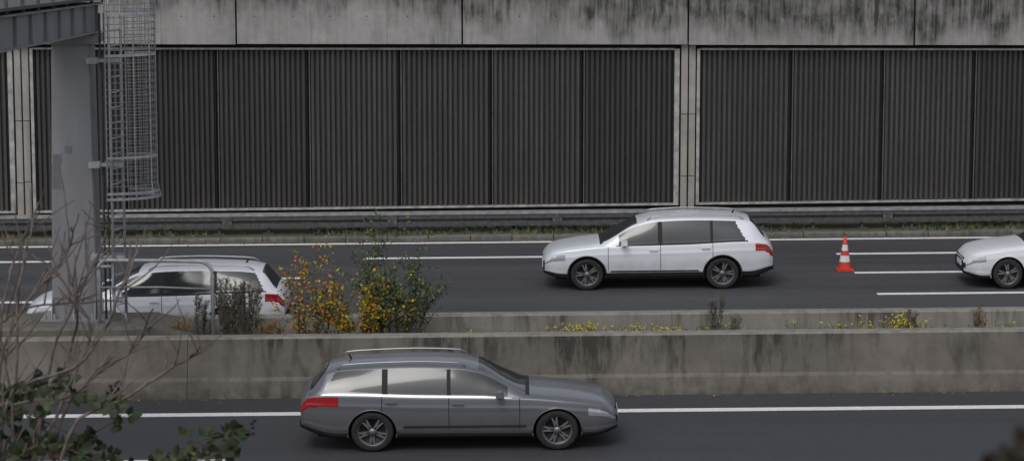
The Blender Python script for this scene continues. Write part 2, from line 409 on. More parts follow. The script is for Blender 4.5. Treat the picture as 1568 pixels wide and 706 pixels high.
# ------------------------------------------------------------------ guardrail
gr = empty('guardrail', (0, 0, -0.055))
T = MB(); xs = XR(-60, 60, 4)
yb = 66.9
T.extr([(yb-0.10, 0.60), (yb-0.10, 0.50), (yb-0.03, 0.47), (yb-0.03, 0.44), (yb-0.10, 0.41), (yb-0.10, 0.32), (yb-0.075, 0.32), (yb-0.075, 0.39), (yb-0.01, 0.43), (yb-0.01, 0.48), (yb-0.075, 0.52), (yb-0.075, 0.60)], xs, 'galv_d', gz)
T.extr([(yb+0.28, 0.60), (yb+0.28, 0.50), (yb+0.2, 0.47), (yb+0.2, 0.44), (yb+0.28, 0.41), (yb+0.28, 0.32), (yb+0.26, 0.32), (yb+0.26, 0.40), (yb+0.18, 0.43), (yb+0.18, 0.48), (yb+0.26, 0.51), (yb+0.26, 0.60)], xs, 'galv_d', gz)
T.extr([(yb-0.12, 0.605), (yb-0.12, 0.65), (yb-0.02, 0.66), (yb-0.02, 0.605)], xs, 'galv', gz)
T.extr([(yb+0.24, 0.605), (yb+0.24, 0.64), (yb+0.30, 0.64), (yb+0.30, 0.605)], xs, 'galv', gz)
for i in range(-30, 31):
    x = i*4.0+1.1
    T.box(x-0.12, x+0.12, yb-0.13, yb-0.102, 0.33+gz(x), 0.598+gz(x), 'galv_d')
    for q in (-.08, .08):
        T.box(x+q-0.012, x+q+0.012, yb-0.14, yb-0.13, 0.44+gz(x), 0.465+gz(x), 'galv')
T.build('rail_beam', gr)
T = MB()
for i in range(-50, 51):
    x = i*1.2+0.1; z = gz(x)
    T.box(x-0.035, x+0.035, yb+0.04, yb+0.12, 0.05+z, 0.60+z, 'galv_d')
    T.box(x-0.13, x+0.13, yb-0.07, yb+0.16, 0.155+z, 0.185+z, 'galv_d')
    T.hexa([(x-0.03,yb-0.02,0.19+z),(x+0.03,yb-0.02,0.19+z),(x+0.03,yb+0.03,0.19+z),(x-0.03,yb+0.03,0.19+z),
            (x-0.03,yb+0.03,0.4+z),(x+0.03,yb+0.03,0.4+z),(x+0.03,yb+0.039,0.4+z),(x-0.03,yb+0.039,0.4+z)], 'galv_d')
T.build('post', gr)

# ------------------------------------------------------------------ concrete barriers
def barrier(name, prof, kt, joints, d=0.004):
    b_ = MB()
    for a, c in zip(joints[:-1], joints[1:]):
        b_.extr(prof, [a+d, c-d], kt[0], gz, kt=kt)
    return b_.build(name)
jn = [-5.75+17.6*i for i in range(-4, 5)]
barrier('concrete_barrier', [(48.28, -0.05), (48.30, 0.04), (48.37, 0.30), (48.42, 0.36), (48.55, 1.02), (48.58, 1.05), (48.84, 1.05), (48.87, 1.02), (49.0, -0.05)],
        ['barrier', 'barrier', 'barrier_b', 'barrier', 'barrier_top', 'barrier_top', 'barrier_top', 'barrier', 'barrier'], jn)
jn2 = [-63+6*i for i in range(22)]
barrier('concrete_barrier', [(51.38, 0.1), (51.44, 0.86), (51.47, 0.895), (51.70, 0.895), (51.73, 0.86), (51.85, 0.35), (51.95, -0.05), (51.38, -0.05)],
        ['barrier2', 'barrier_top', 'barrier_top', 'barrier_top', 'barrier2', 'barrier2', 'barrier2', 'barrier2'], jn2)
so = MB(); so.extr([(48.9, 0.5), (49.4, 0.55), (50.4, 0.5), (51.4, 0.48)], XR(-60, 60, 1), 'moss', gz, closed=False); so.build('planting_strip', recalc=False)
pl = MB()
pl.extr([(49.75, 0.2), (49.78, 0.98), (49.84, 1.03), (51.30, 1.03), (51.30, 0.2)], [-60, -20, -12, -6.6], 'plat', gz)
pl.hexa([(-6.6,49.76,0.2),(-5.5,49.8,0.2),(-5.5,51.3,0.2),(-6.6,51.3,0.2),(-6.6,49.82,0.955),(-5.6,49.9,0.66),(-5.6,51.3,0.75),(-6.6,51.3,0.955)], 'plat')
pl.extr([(48.98, 0.5), (49.0, 0.93), (49.12, 0.96), (49.14, 0.5)], [-60, -5.0], 'plat', gz)
pl.build('concrete_platform')

# ------------------------------------------------------------------ gantry
ga = empty('sign_gantry')
A = MB()
def col(x0b, x1b, x0t, x1t, y0, y1, zb, zt, k, ch=0.05):
    base = len(A.v)
    for (a, c, z) in ((x0b, x1b, zb), (x0t, x1t, zt)):
        A.v += [(a+ch,y0,z),(c-ch,y0,z),(c,y0+ch,z),(c,y1-ch,z),(c-ch,y1,z),(a+ch,y1,z),(a,y1-ch,z),(a,y0+ch,z)]
    for j in range(8): A.face([base+j, base+(j+1) % 8, base+8+(j+1) % 8, base+8+j], k)
    A.face([base+8+j for j in range(8)], k)
PZ = 0.955
col(-8.47, -7.62, -8.36, -7.66, 50.5, 51.15, PZ+0.03, 6.2, 'gantry', 0.03)
A.box(-8.66, -7.42, 50.3, 51.28, PZ, PZ+0.04, 'gantry')
for bx in (-8.58, -8.4, -8.05, -7.7, -7.5):
    A.lathe([(0.0, 0.09), (0.035, 0.09), (0.035, 0.0)], (bx, 50.38, PZ+0.04), 'z', 'galv', 6, False)
for bx in (-8.45, -8.05, -7.66):   # stiffeners
    A.hexa([(bx-0.01,50.34,PZ+0.04),(bx+0.01,50.34,PZ+0.04),(bx+0.01,50.5,PZ+0.04),(bx-0.01,50.5,PZ+0.04),
            (bx-0.01,50.47,PZ+0.42),(bx+0.01,50.47,PZ+0.42),(bx+0.01,50.5,PZ+0.42),(bx-0.01,50.5,PZ+0.42)], 'gantry')
A.box(-8.42, -7.72, 50.492, 50.5, 1.35, 1.38, 'gantry_p')
for (x0, x1, z0, z1) in ((-8.16, -8.03, 4.05, 4.18), (-8.38, -8.22, 3.86, 4.03), (-8.4, -8.24, 3.4, 3.85), (-8.0, -7.75, 2.6, 2.9)):
    A.box(x0, x1, 50.494, 50.5, z0, z1, 'gantry_p' if z0 > 3 else 'gantry')
A.build('column', ga)
A = MB()
def beam(yn, yf, za, sl, x0, x1, h, k):
    q = lambda y: za+(yf-y)*sl
    A.hexa([(x0,yn,q(yn)),(x1,yn,q(yn)),(x1,yf,q(yf)),(x0,yf,q(yf)),(x0,yn,q(yn)+h),(x1,yn,q(yn)+h),(x1,yf,q(yf)+h),(x0,yf,q(yf)+h)], k)
beam(28, 51.3, 6.22, 0.05, -8.42, -7.62, 0.48, 'gantry')
beam(28, 51.4, 6.18, 0.05, -8.47, -7.57, 0.035, 'gantry')
beam(28, 51.4, 6.70, 0.05, -8.47, -7.52, 0.035, 'galv')
for i in range(16):
    y = 51.0-i*1.4; z = 6.215+(51.3-y)*0.05
    A.box(-7.618, -7.57, y-0.012, y+0.012, z, z+0.48, 'gantry')
    A.box(-7.5, -7.45, y-0.03, y+0.03, z+0.53, z+1.6, 'galv_d')
beam(28, 51.4, 6.80, 0.05, -8.5, -7.42, 0.05, 'galv_d')
beam(28, 51.4, 7.75, 0.05, -7.5, -7.45, 0.05, 'galv_d')
A.box(-8.52, -7.5, 50.4, 51.25, 6.05, 6.2, 'gantry')
A.build('cross_beam', ga)
# ladder
A = MB()
r1 = Vector((-7.29, 50.32, 0)); r2 = Vector((-7.13, 50.72, 0))
def at(v, z): return Vector((v.x, v.y, z))
for r_ in (r1, r2):
    A.tube([at(r_, PZ+0.05), at(r_, 7.6)], 0.026, 'ladder', 6)
z = 1.25
while z < 7.5:
    A.tube([at(r1, z), at(r2, z)], 0.016, 'ladder', 6); z += 0.28
for z in (2.15, 3.85, 5.75):
    A.box(-7.64, -7.08, 50.36, 50.42, z-0.03, z+0.03, 'ladder')
    A.box(-7.70, -7.50, 50.28, 50.50, z-0.05, z+0.05, 'ladder')
    A.tube([(-7.62, 50.8, z), at(r2, z)], 0.022, 'gantry', 6)
A.tube([(-7.46, 50.45, PZ), (-7.47, 50.45, 6.6)], 0.02, 'galv_d', 6)
A.tube([(-7.40, 50.62, PZ), (-7.42, 50.62, 6.6)], 0.014, 'galv_d', 6)
A.tube([(-7.30, 50.28, 2.1), (-7.30, 50.25, 1.5), (-7.2, 50.2, 1.25), (-7.08, 50.2, 1.12), (-7.05, 50.2, PZ)], 0.03, 'ladder', 8)
A.build('ladder', ga)
A = MB()
cc = (r1+r2)/2; ex = Vector((0.95, 0.2, 0)).normalized(); ey = Vector((0.33, 0.9, 0)).normalized()
def hoop(z, fl=0.0, n=20):
    pts = []
    for i in range(n+1):
        t = math.pi*i/n
        d = 0.70+fl; w = 0.38+fl
        q = cc + ey*(-w*math.cos(t)) + ex*(d*math.sin(t)**0.75)
        pts.append(Vector((q.x, q.y, z)))
    return pts
z = 3.35
while z < 7.6:
    A.tube(hoop(z), 0.0078, 'cagew', 4, False); z += 0.118
for z, fl in ((3.24, 0.05), (3.34, 0.03), (3.99, 0.01), (5.85, 0.01), (6.6, 0.01)):
    h = hoop(z, fl)
    for p, q in zip(h[:-1], h[1:]):
        A.poly([p-Vector((0,0,.024)), q-Vector((0,0,.024)), q+Vector((0,0,.024)), p+Vector((0,0,.024))], 'ladder', True)
hb = hoop(3.24, 0.05); h0 = hoop(3.5); ht = hoop(7.6)
for i in range(0, 21, 1):
    big = i % 4 == 0
    A.tube([hb[i], h0[i], ht[i]], 0.012 if big else 0.0055, 'ladder' if big else 'cagew', 4, False)
A.tube([hb[0], at(r1, 3.24)], 0.012, 'ladder', 5); A.tube([hb[-1], at(r2, 3.24)], 0.012, 'ladder', 5)
A.build('safety_cage', ga, recalc=False)
# handrail
A = MB()
def arc(c, r, a0, a1, y, n=8): return [(c[0]+r*math.cos(math.radians(a0+(a1-a0)*i/n)), y, c[1]+r*math.sin(math.radians(a0+(a1-a0)*i/n))) for i in range(n+1)]
A.tube([(-7.55, 50.2, PZ-0.02), (-7.55, 50.2, 1.95)]+arc((-7.38, 1.95), 0.17, 180, 90, 50.2)+[(-6.4, 50.1, 2.13)]+arc((-5.68, 1.90), 0.23, 90, 0, 50.0)+[(-5.45, 50.0, 0.6)], 0.036, 'ladder', 10)
A.tube([(-7.55, 50.2, 1.62), (-6.4, 50.1, 1.64), (-5.45, 50.0, 1.62)], 0.018, 'galv', 8)
A.tube([(-7.55, 50.1, 2.02), (-7.3, 50.1, 2.02)], 0.03, 'ladder', 8)
A.build('handrail')

# ------------------------------------------------------------------ traffic cone
cn = empty('traffic_cone', (7.42, 61.35, gz(7.4)+0.006))
A = MB()
A.box(-0.19, 0.19, -0.19, 0.19, 0, 0.035, 'cone_r')
A.box(-0.165, 0.165, -0.165, 0.165, 0.036, 0.05, 'cone_r')
hz = [0.05, 0.09, 0.20, 0.34, 0.45, 0.58, 0.75]; 
def cr(z): return 0.145-(0.145-0.030)*(z-0.05)/0.70
A.lathe([(cr(z), z) for i, z in enumerate(hz)]+[(0.012, 0.755)], (0, 0, 0), 'z', ['cone_r', 'cone_r', 'cone_w', 'cone_r', 'cone_w', 'cone_r', 'cone_r'], 28)
A.build('cone_body', cn)

# ------------------------------------------------------------------ cars
def interp(pts, x):
    if x <= pts[0][0]: return pts[0][1]
    if x >= pts[-1][0]: return pts[-1][1]
    for i in range(len(pts)-1):
        if x <= pts[i+1][0]:
            x0, y0 = pts[i]; x1, y1 = pts[i+1]; h = x1-x0; t = (x-x0)/h
            def sl(j):
                if j == 0: return (pts[1][1]-pts[0][1])/(pts[1][0]-pts[0][0])
                if j == len(pts)-1: return (pts[-1][1]-pts[-2][1])/(pts[-1][0]-pts[-2][0])
                a = (pts[j][1]-pts[j-1][1])/(pts[j][0]-pts[j-1][0]); b = (pts[j+1][1]-pts[j][1])/(pts[j+1][0]-pts[j][0])
                if a*b <= 0: return 0
                return 2*a*b/(a+b)
            m0, m1 = sl(i), sl(i+1)
            return (2*t**3-3*t**2+1)*y0+(t**3-2*t**2+t)*h*m0+(-2*t**3+3*t**2)*y1+(t**3-t**2)*h*m1
SUV = dict(L=4.75, top=[(0,.66),(.04,.75),(.2,.86),(.6,.95),(1.1,1.02),(1.22,1.05),(1.98,1.45),(2.35,1.53),(3.0,1.555),(3.85,1.53),(4.27,1.47),(4.58,1.12),(4.69,1.02),(4.75,.9)],
    belt=[(0,.60),(.2,.79),(.6,.87),(1.22,.93),(3,.97),(4.2,1.02),(4.6,.98),(4.75,.8)],
    W=[(0,.60),(.06,.72),(.25,.83),(.8,.90),(3.95,.90),(4.4,.87),(4.65,.80),(4.75,.70)],
    wr=[(0,.50),(.25,.70),(1.15,.78),(1.98,.64),(3.1,.63),(4.27,.60),(4.6,.68),(4.75,.60)],
    zb=[(0,.34),(.4,.24),(4.25,.24),(4.75,.38)], wx=[.90, 3.70], R=.340, cowl=1.24, ws=1.96, re=4.30, rb=4.58, g0=1.55, g1=4.20, seams=[1.34,2.42,3.50], bp=[2.42,3.48], clad=.12, H=1.56)
EST = dict(L=4.85, top=[(0,.58),(.05,.68),(.25,.79),(.75,.89),(1.3,.95),(1.42,.98),(2.15,1.35),(2.5,1.41),(3.1,1.43),(4.0,1.40),(4.42,1.34),(4.70,1.02),(4.80,.94),(4.85,.84)],
    belt=[(0,.52),(.25,.72),(.75,.81),(1.4,.87),(3,.90),(4.4,.95),(4.72,.92),(4.85,.76)],
    W=[(0,.58),(.06,.70),(.28,.82),(.9,.90),(4.0,.90),(4.45,.87),(4.75,.79),(4.85,.70)],
    wr=[(0,.48),(.3,.70),(1.35,.78),(2.15,.62),(3,.61),(4.4,.58),(4.72,.68),(4.85,.60)],
    zb=[(0,.30),(.4,.20),(4.3,.21),(4.85,.36)], wx=[.93, 3.75], R=.325, cowl=1.42, ws=2.12, re=4.44, rb=4.70, g0=1.68, g1=4.50, seams=[1.5,2.58,3.60], bp=[2.58,3.56], clad=.07, H=1.43)

def car(name, D, paint, loc, heading, rails=True, zs=1.0, ls=1.0, tl=0.36):
    L = D['L']; root = empty(name, loc)
    wx, WR = D['wx'], D['R']; AR = WR+0.05
    xs = [i*0.03 for i in range(int(L/0.03))]+[L]+[0.008, 0.018, L-0.008, L-0.018]
    for s_ in D['seams']: xs += [s_-0.006, s_+0.006]
    xs = sorted(set(round(x, 4) for x in xs))
    nl, ng, nr = 22, 14, 10
    b = MB(); rows = []
    for x in xs:
        W = interp(D['W'], x); zb = interp(D['zb'], x); zt = interp(D['top'], x); zl = min(interp(D['belt'], x), zt-0.03); wr = min(interp(D['wr'], x), W*0.96)
        pts = [(0, zb, 'u', 0), (W*0.5, zb, 'u', 0), (W*0.86, zb, 'u', 0)]
        z0 = zb+0.04
        for i in range(nl+1):
            s = i/nl; z = z0+(zl-z0)*s
            y = W*(0.955+0.045*math.sin(math.pi*min(1, s*0.93+0.02))**0.8)
            if 0.68 < s < 0.80: y += 0.008*(1-abs(s-0.74)/0.06)
            if 0.12 < s < 0.24: y += 0.010*(1-abs(s-0.18)/0.06)
            pts.append((y, z, 's', s))
        y0 = pts[-1][0]; dr = min(0.055, 0.5*(zt-zl)); z1 = zt-dr
        y0b = y0-0.018*min(1, (zt-zl)/0.3)
        for i in range(1, ng+1):
            s = i/ng; y = y0b+(wr-y0b)*s + 0.025*math.sin(math.pi*s)*min(1, (zt-zl)/0.4); z = zl+(z1-zl)*s
            pts.append((y, z, 'g', s))
        for i in range(1, nr+1):
            t = i/nr; pts.append((wr*(1-t), zt-dr*(1-t)**2.6, 'r', t))
        rows.append(pts)
    n = len(rows[0])
    ins = [[p[2] in 'us' and any(math.hypot(x-w, p[1]-WR) < AR for w in wx) for p in pts] for x, pts in zip(xs, rows)]
    idx = []
    for i, (x, pts) in enumerate(zip(xs, rows)):
        pos = []
        for j, (y, z, sg, s) in enumerate(pts):
            X, Z = x, z
            if ins[i][j] and sg == 's':
                w = min(wx, key=lambda q: abs(q-x)); dx, dz = x-w, z-WR; dd = math.hypot(dx, dz)
                if dd > 0.2: X, Z = w+dx/dd*AR, WR+dz/dd*AR
            pos.append((X-L/2, y, Z*zs))
        base = len(b.v); b.v += [(a, -y, z) for a, y, z in pos]
        base2 = len(b.v); b.v += [(a, y, z) for a, y, z in pos]
        idx.append((base, base2))
    for i in range(len(xs)-1):
        xm = (xs[i]+xs[i+1])/2; thin = xs[i+1]-xs[i] < 0.0125 and 0.05 < xm < L-0.05 and any(abs(xm-s_) < 0.006 for s_ in D['seams'])
        zl_ = interp(D['belt'], xm)
        for j in range(n-1):
            if ins[i][j] and ins[i][j+1] and ins[i+1][j] and ins[i+1][j+1]: continue
            y, z, seg, s = rows[i][j+1]; ym = (rows[i][j][0]+y)/2; zm = (rows[i][j][1]+z)/2
            zb = interp(D['zb'], xm); k = paint
            if seg == 'u': k = 'black'
            if seg == 's':
                cl = 3 if D['clad'] > .1 else 2
                if s < (cl+.5)/nl: k = 'black'
                elif thin and zm > zb+0.15: k = 'gap'
                r_ = round(s*nl)
                if 0.04 < xm < 0.46 and 15 <= r_ <= 17+(xm > .14)+(xm > .26): k = 'lamp'
                if xm > L-tl and 17-(xm > L-tl*.45)-(xm > L-tl*.2) <= r_ <= nl-1: k = 'red'
                if xm < 0.03 and 0.42 < zm < 0.62: k = 'black'
            if seg == 'g':
                lim = D['g1']-(zm-zl_)*0.55
                if D['g0'] < xm < lim and 0.06 < s < 0.94 and interp(D['top'], xm)-zl_ > 0.16: k = 'glass'
                if D['g0']-0.05 < xm < lim+0.04 and s <= 0.075: k = 'chrome' if paint == 'cgrey' else 'black'
                if k == 'glass' and any(abs(xm-q) < 0.04 for q in D['bp']): k = 'black'
            if seg == 'r' or (seg == 'g' and s > 0.96):
                if D['cowl'] < xm < D['ws'] and (ym < rows[i][3+nl+ng][0]*0.94): k = 'glass'
                if D['re'] < xm < D['rb'] and (ym < rows[i][3+nl+ng][0]*0.90): k = 'glass'
                if abs(xm-D['cowl']+0.03) < 0.03: k = 'black'
            for side in (0, 1):
                a = idx[i][side]; c = idx[i+1][side]
                b.face([a+j, a+j+1, c+j+1, c+j], k, True)
    for side_i, kk in ((0, 'black'), (len(xs)-1, paint)):
        for side in (0, 1):
            a = idx[side_i][side]
            b.v.append((xs[side_i]-L/2, 0, 0.55)); cidx = len(b.v)-1
            for j in range(n-1): b.face([a+j, a+j+1, cidx], kk if rows[side_i][j][1] < .6 else paint, False)
    b.build('body', root)
    u = MB(); u.box(-L/2+0.25, L/2-0.25, -0.60, 0.60, 0.2, 0.60*zs, 'black')
    u.box(wx[0]+AR-L/2, wx[1]-AR-L/2, -0.82, 0.82, 0.245, 0.5, 'black')
    for w in wx:
        for sy in (-1, 1):
            base = len(u.v)
            for q in range(17):
                an = math.pi*q/16
                u.v.append((w-L/2+AR*1.01*math.cos(an), sy*0.60, (WR+AR*1.01*math.sin(an))*zs)); u.v.append((w-L/2+AR*1.01*math.cos(an), sy*0.885, (WR+AR*1.01*math.sin(an))*zs))
            for q in range(16): u.face([base+2*q, base+2*q+1, base+2*q+3, base+2*q+2], 'black', True)
            lip = []
            for q in range(25):
                an = math.pi*(q/24*1.16-0.08); X = w+(AR+0.004)*math.cos(an); W_ = interp(D['W'], X); Z = WR+(AR+0.004)*math.sin(an)
                lip.append((X-L/2, sy*(W_*0.99), Z*zs))
            u.tube(lip, 0.020 if D['clad'] > .1 else 0.012, 'black' if D['clad'] > .1 else paint, 6)
    u.build('underbody', root)
    for wi, w in enumerate(wx):
        for sy in (-1, 1):
            t = MB(); c = (w-L/2, sy*(0.885-0.11), WR)
            o = sy
            hw = 0.108
            prof = [(0.0, -hw*.6*o), (WR*.62, -hw*.8*o), (WR*.9, -hw*o), (WR*.985, -hw*.85*o), (WR, -hw*.5*o), (WR, hw*.5*o), (WR*.985, hw*.85*o), (WR*.92, hw*o), (WR*.70, hw*.92*o), (WR*.67, hw*.80*o), (WR*.64, hw*.4*o), (0.0, hw*.3*o)]
            t.lathe(prof, c, 'y', ['tyre']*8+['rim', 'rim', 'rimd'], 32)
            ph = U(0, 1)
            for sp in range(5):
                a = 2*math.pi*sp/5+ph
                for da in (-0.16, 0.16):
                    d = Vector((math.cos(a+da), 0, math.sin(a+da))); d0 = Vector((math.cos(a+da*.4), 0, math.sin(a+da*.4))); p = Vector((-math.sin(a), 0, math.cos(a)))
                    yo = Vector((0, hw*.78*o, 0)); yi = Vector((0, hw*.5*o, 0)); C = Vector(c)
                    q0 = d0*0.04; q1 = d*WR*.66
                    t.hexa([C+q0-p*.022+yi, C+q0+p*.022+yi, C+q1+p*.016+yi, C+q1-p*.016+yi, C+q0-p*.022+yo, C+q0+p*.022+yo, C+q1+p*.014+yo, C+q1-p*.014+yo], 'rim')
            t.lathe([(0.0, hw*.84*o), (0.055, hw*.82*o), (0.06, hw*.5*o)], c, 'y', 'rim', 14)
            t.build('wheel_%d' % (wi*2+(sy > 0)+1), root)
    d = MB()
    zt = D['H']*zs
    for sy in (-1, 1):
        if rails:
            x0, x1 = D['ws']+0.2-L/2, D['re']-0.15-L/2
            f = lambda x: interp(D['top'], x+L/2)*zs
            pts = [(x0, sy*0.57, f(x0)-0.03)]+[(x0+0.1+(x1-x0-0.2)*q/10, sy*0.57, f(x0+0.1+(x1-x0-0.2)*q/10)+0.014) for q in range(11)]+[(x1, sy*0.57, f(x1)-0.03)]
            d.tube(pts, 0.014, 'chrome', 6)
        mx = D['g0']+0.12-L/2; mz = (interp(D['belt'], D['g0'])+0.07)*zs
        d.hexa([(mx-0.07, sy*0.93, mz-0.05), (mx+0.06, sy*0.93, mz-0.05), (mx+0.06, sy*1.07, mz-0.03), (mx-0.04, sy*1.07, mz-0.03),
                (mx-0.05, sy*0.93, mz+0.07), (mx+0.06, sy*0.93, mz+0.08), (mx+0.06, sy*1.06, mz+0.07), (mx-0.02, sy*1.06, mz+0.06)], paint)
        d.box(mx-0.02, mx+0.03, sy*0.90-0.05, sy*0.90+0.05, mz-0.06, mz-0.02, 'black')
        for s_ in D['seams'][1:]:
            hx = s_-0.14-L/2 ; hzz = (interp(D['belt'], s_)-0.10)*zs; wy = interp(D['W'], s_)
            d.box(hx-0.09, hx+0.09, sy*(wy+0.012)-0.014, sy*(wy+0.012)+0.014, hzz-0.013, hzz+0.013, 'chrome' if paint == 'cgrey' else paint)
        d.box(D['wx'][0]+AR+0.1-L/2, D['wx'][1]-AR-0.1-L/2, sy*0.906-0.01, sy*0.906+0.01, 0.40, 0.425, 'black')
    d.box(-L/2-0.015, -L/2+0.02, -0.26, 0.26, 0.42, 0.53, 'plate')
    d.box(L/2-0.02, L/2+0.012, -0.26, 0.26, 0.66, 0.77, 'plate')
    d.box(-L/2+0.01, -L/2+0.05, -0.45, 0.45, 0.54, 0.62, 'black')
    d.box(L/2-0.10, L/2+0.02, -0.66, 0.66, 0.38, 0.50, 'black')
    d.tube([(D['re']-0.35-L/2, 0, zt-0.05), (D['re']-0.30-L/2, 0, zt+0.04)], 0.018, 'black', 5)
    d.build('trim', root)
    root.rotation_euler = (0, -math.atan(G) if heading < 0 else math.atan(G), 0 if heading < 0 else math.pi)
    root.scale = (ls, 1, 1)
    return root
car('suv', SUV, 'csilver', (3.15, 59.95, gz(3.15)+0.006), -1, True, 1.0, 1.04)
car('estate_car', EST, 'cwhite', (-7.0, 54.5, gz(-7.0)+0.006), -1, True, 1.02, 1.05)
car('hatchback_car', EST, 'cwhite', (12.05, 59.6, gz(12.05)+0.006), -1, False, 1.0, 0.97)
car('estate_car', EST, 'cgrey', (-0.85, 44.95, gz(-0.85)+0.006), 1, True, 0.98, 1.06, tl=0.58)

# ------------------------------------------------------------------ vegetation
random.seed(21)
def branchy(mb, p, d, length, rad, depth, leaves, leafsize, lm, spread=0.7, up=0.15, bark='bark', nseg=5, kids=4, ldens=10):
    p = Vector(p); d = Vector(d).normalized(); pts = [p.copy()]; ds = [d.copy()]
    for i in range(nseg):
        d = (d+Vector((U(-.22,.22), U(-.22,.22), U(-.12,.12)+up*0.3))).normalized()
        p = p+d*length/nseg; pts.append(p.copy()); ds.append(d.copy())
    mb.tube(pts, [rad*(1-0.75*i/nseg) for i in range(nseg+1)], bark, 4, False)
    if depth > 0:
        for j in range(kids):
            t = random.randint(1, nseg); 
            nd = (ds[t]+Vector((U(-1,1), U(-1,1), U(-.5,.7)))*spread).normalized()
            branchy(mb, pts[t], nd, length*U(.4,.65), rad*.5, depth-1, leaves, leafsize, lm, spread, up, bark, max(3, nseg-1), kids, ldens)
    if leaves and depth <= 1:
        for j in range(ldens):
            t = U(0.2, 1)*nseg; i = min(int(t), nseg-1); q = pts[i].lerp(pts[i+1], t-i)
            q = q+Vector((U(-1,1), U(-1,1), U(-1,1)))*leafsize*0.5
            mb.leaf(q, leafsize*U(.6,1.25), lm(q), asp=.62)
def chooser(w):
    ks = list(w.keys()); ws = list(w.values())
    return lambda q: random.choices(ks, ws)[0]
SZ = 0.52
s = MB()
def lmg(q):
    h = q.z-SZ; w = {'lf_green': 6, 'lf_dgreen': 2.5, 'lf_ygreen': 2.2, 'lf_yellow': 0.4}
    if h < 0.8 and q.x < -1.6: w['lf_yellow'] = 4; w['lf_ygreen'] = 4; w['lf_orange'] = .5
    return random.choices(list(w.keys()), list(w.values()))[0]
for i in range(15):
    a = U(0, 6.28); r_ = U(.0, .35)
    branchy(s, (-2.05+r_*math.cos(a), 50.3+r_*0.5*math.sin(a), SZ), (math.cos(a)*.46, math.sin(a)*.35, 1), U(.8, 1.2), .012, 2, True, .072, lmg, .65, .15, 'bark', 5, 4, 9)
for (bx, dx, ll) in ((-2.2, -.02, 1.75), (-1.9, .1, 1.5), (-2.35, -.08, 1.4), (-1.75, .3, 1.1)):
    branchy(s, (bx, 50.3, SZ), (dx, 0, 1), ll, .014, 1, True, .07, chooser({'lf_green': 4, 'lf_dgreen': 2, 'lf_ygreen': 1}), .45, .3, 'bark', 6, 9, 13)
s.build('green_shrub', recalc=False)
s = MB()
for i in range(12):
    a = U(0, 6.28)
    branchy(s, (-2.85+U(-.35,.35), 50.15, SZ), (math.cos(a)*.5, math.sin(a)*.4, 1), U(.5, .8), .010, 2, True, .07, chooser({'lf_yellow': 6, 'lf_orange': 1.2, 'lf_ygreen': 3, 'lf_green': 1.5}), .7, .1, 'bark', 4, 4, 8)
s.build('yellow_shrub', recalc=False)
s = MB()
for i in range(16):
    a = U(0, 6.28)
    branchy(s, (-3.6+U(-.38,.38), 50.2, SZ), (math.cos(a)*.55-.12, math.sin(a)*.4, 1), U(.75, 1.2), .011, 2, True, .07, chooser({'lf_orange': 4.5, 'lf_yellow': 3.2, 'lf_green': 3.5, 'lf_ygreen': 2.5, 'lf_brown': .6}), .6, .1, 'bark', 5, 3, 8)
s.build('autumn_shrub', recalc=False)
def weed(name, x, y, h, w, n, mats, z=SZ):
    s = MB()
    for i in range(n):
        bx = x+U(-w*.4, w*.4); dx = U(-.22, .22); hh = h*U(.65, 1.0)
        pts = [(bx+dx*t*hh+U(-.01,.01), y+U(-.15,.15)*t, z+hh*t) for t in (0, .25, .5, .75, 1)]
        s.tube(pts, [.008, .007, .006, .005, .003], 'bark2', 4, False)
        for j in range(int(44*hh)):
            t = U(.2, 1); k = min(3, int(t*4)); q = Vector(pts[k]).lerp(Vector(pts[k+1]), t*4-k)
            q2 = q+Vector((U(-.07,.07), U(-.07,.07), U(.03,.14)))
            s.tube([q, q2], [.004, .002], 'bark2', 3, False)
            for l in range(4): s.leaf(q.lerp(q2, U(.2,1)), U(.022, .045), random.choice(mats), asp=.45)
    return s.build(name, recalc=False)
weed('dry_weed', -5.0, 50.1, 1.35, .72, 44, ['lf_brown', 'lf_brown', 'lf_brown', 'lf_brown', 'lf_green'])
weed('dry_weed', -5.72, 50.3, 1.0, .3, 8, ['lf_dgreen', 'lf_brown', 'lf_green'])
weed('dry_weed', 3.78, 50.6, 0.85, .14, 6, ['lf_dgreen', 'lf_brown', 'lf_green'])
weed('dry_weed', 4.1, 50.6, 0.5, .15, 4, ['lf_brown', 'lf_green'])
weed('dry_weed', 7.35, 50.7, 0.60, .3, 6, ['lf_brown', 'lf_green'])
weed('dry_weed', 8.6, 50.7, 0.65, .2, 6, ['lf_brown', 'lf_green', 'lf_orange'])
weed('dry_weed', -4.4, 50.1, 0.5, .5, 14, ['lf_orange', 'lf_yellow', 'lf_ygreen', 'lf_brown'])
weed('dry_weed', -6.05, 50.3, 0.5, .35, 8, ['lf_yellow', 'lf_orange', 'lf_ygreen'])
s = MB()
def tuft(x, y, h, n, fl):
    for i in range(n):
        bx = x+U(-.16, .16); by = y+U(-.15, .15); p0 = Vector((bx, by, SZ-.02+gz(x))); p1 = p0+Vector((U(-.1,.1), U(-.08,.08), h*U(.5,1)))
        s.tube([p0, p1], [.004, .002], 'lf_ygreen', 3, False)
        for j in range(6): s.leaf(p0.lerp(p1, U(.1, .95)), U(.03, .065), random.choice(['lf_ygreen', 'lf_green', 'lf_green', 'lf_brown']), asp=.4)
        if R() < fl:
            for j in range(3): s.leaf(p1+Vector((U(-.03,.03), 0, U(-.02,.02))), .032, 'flower', asp=.9)
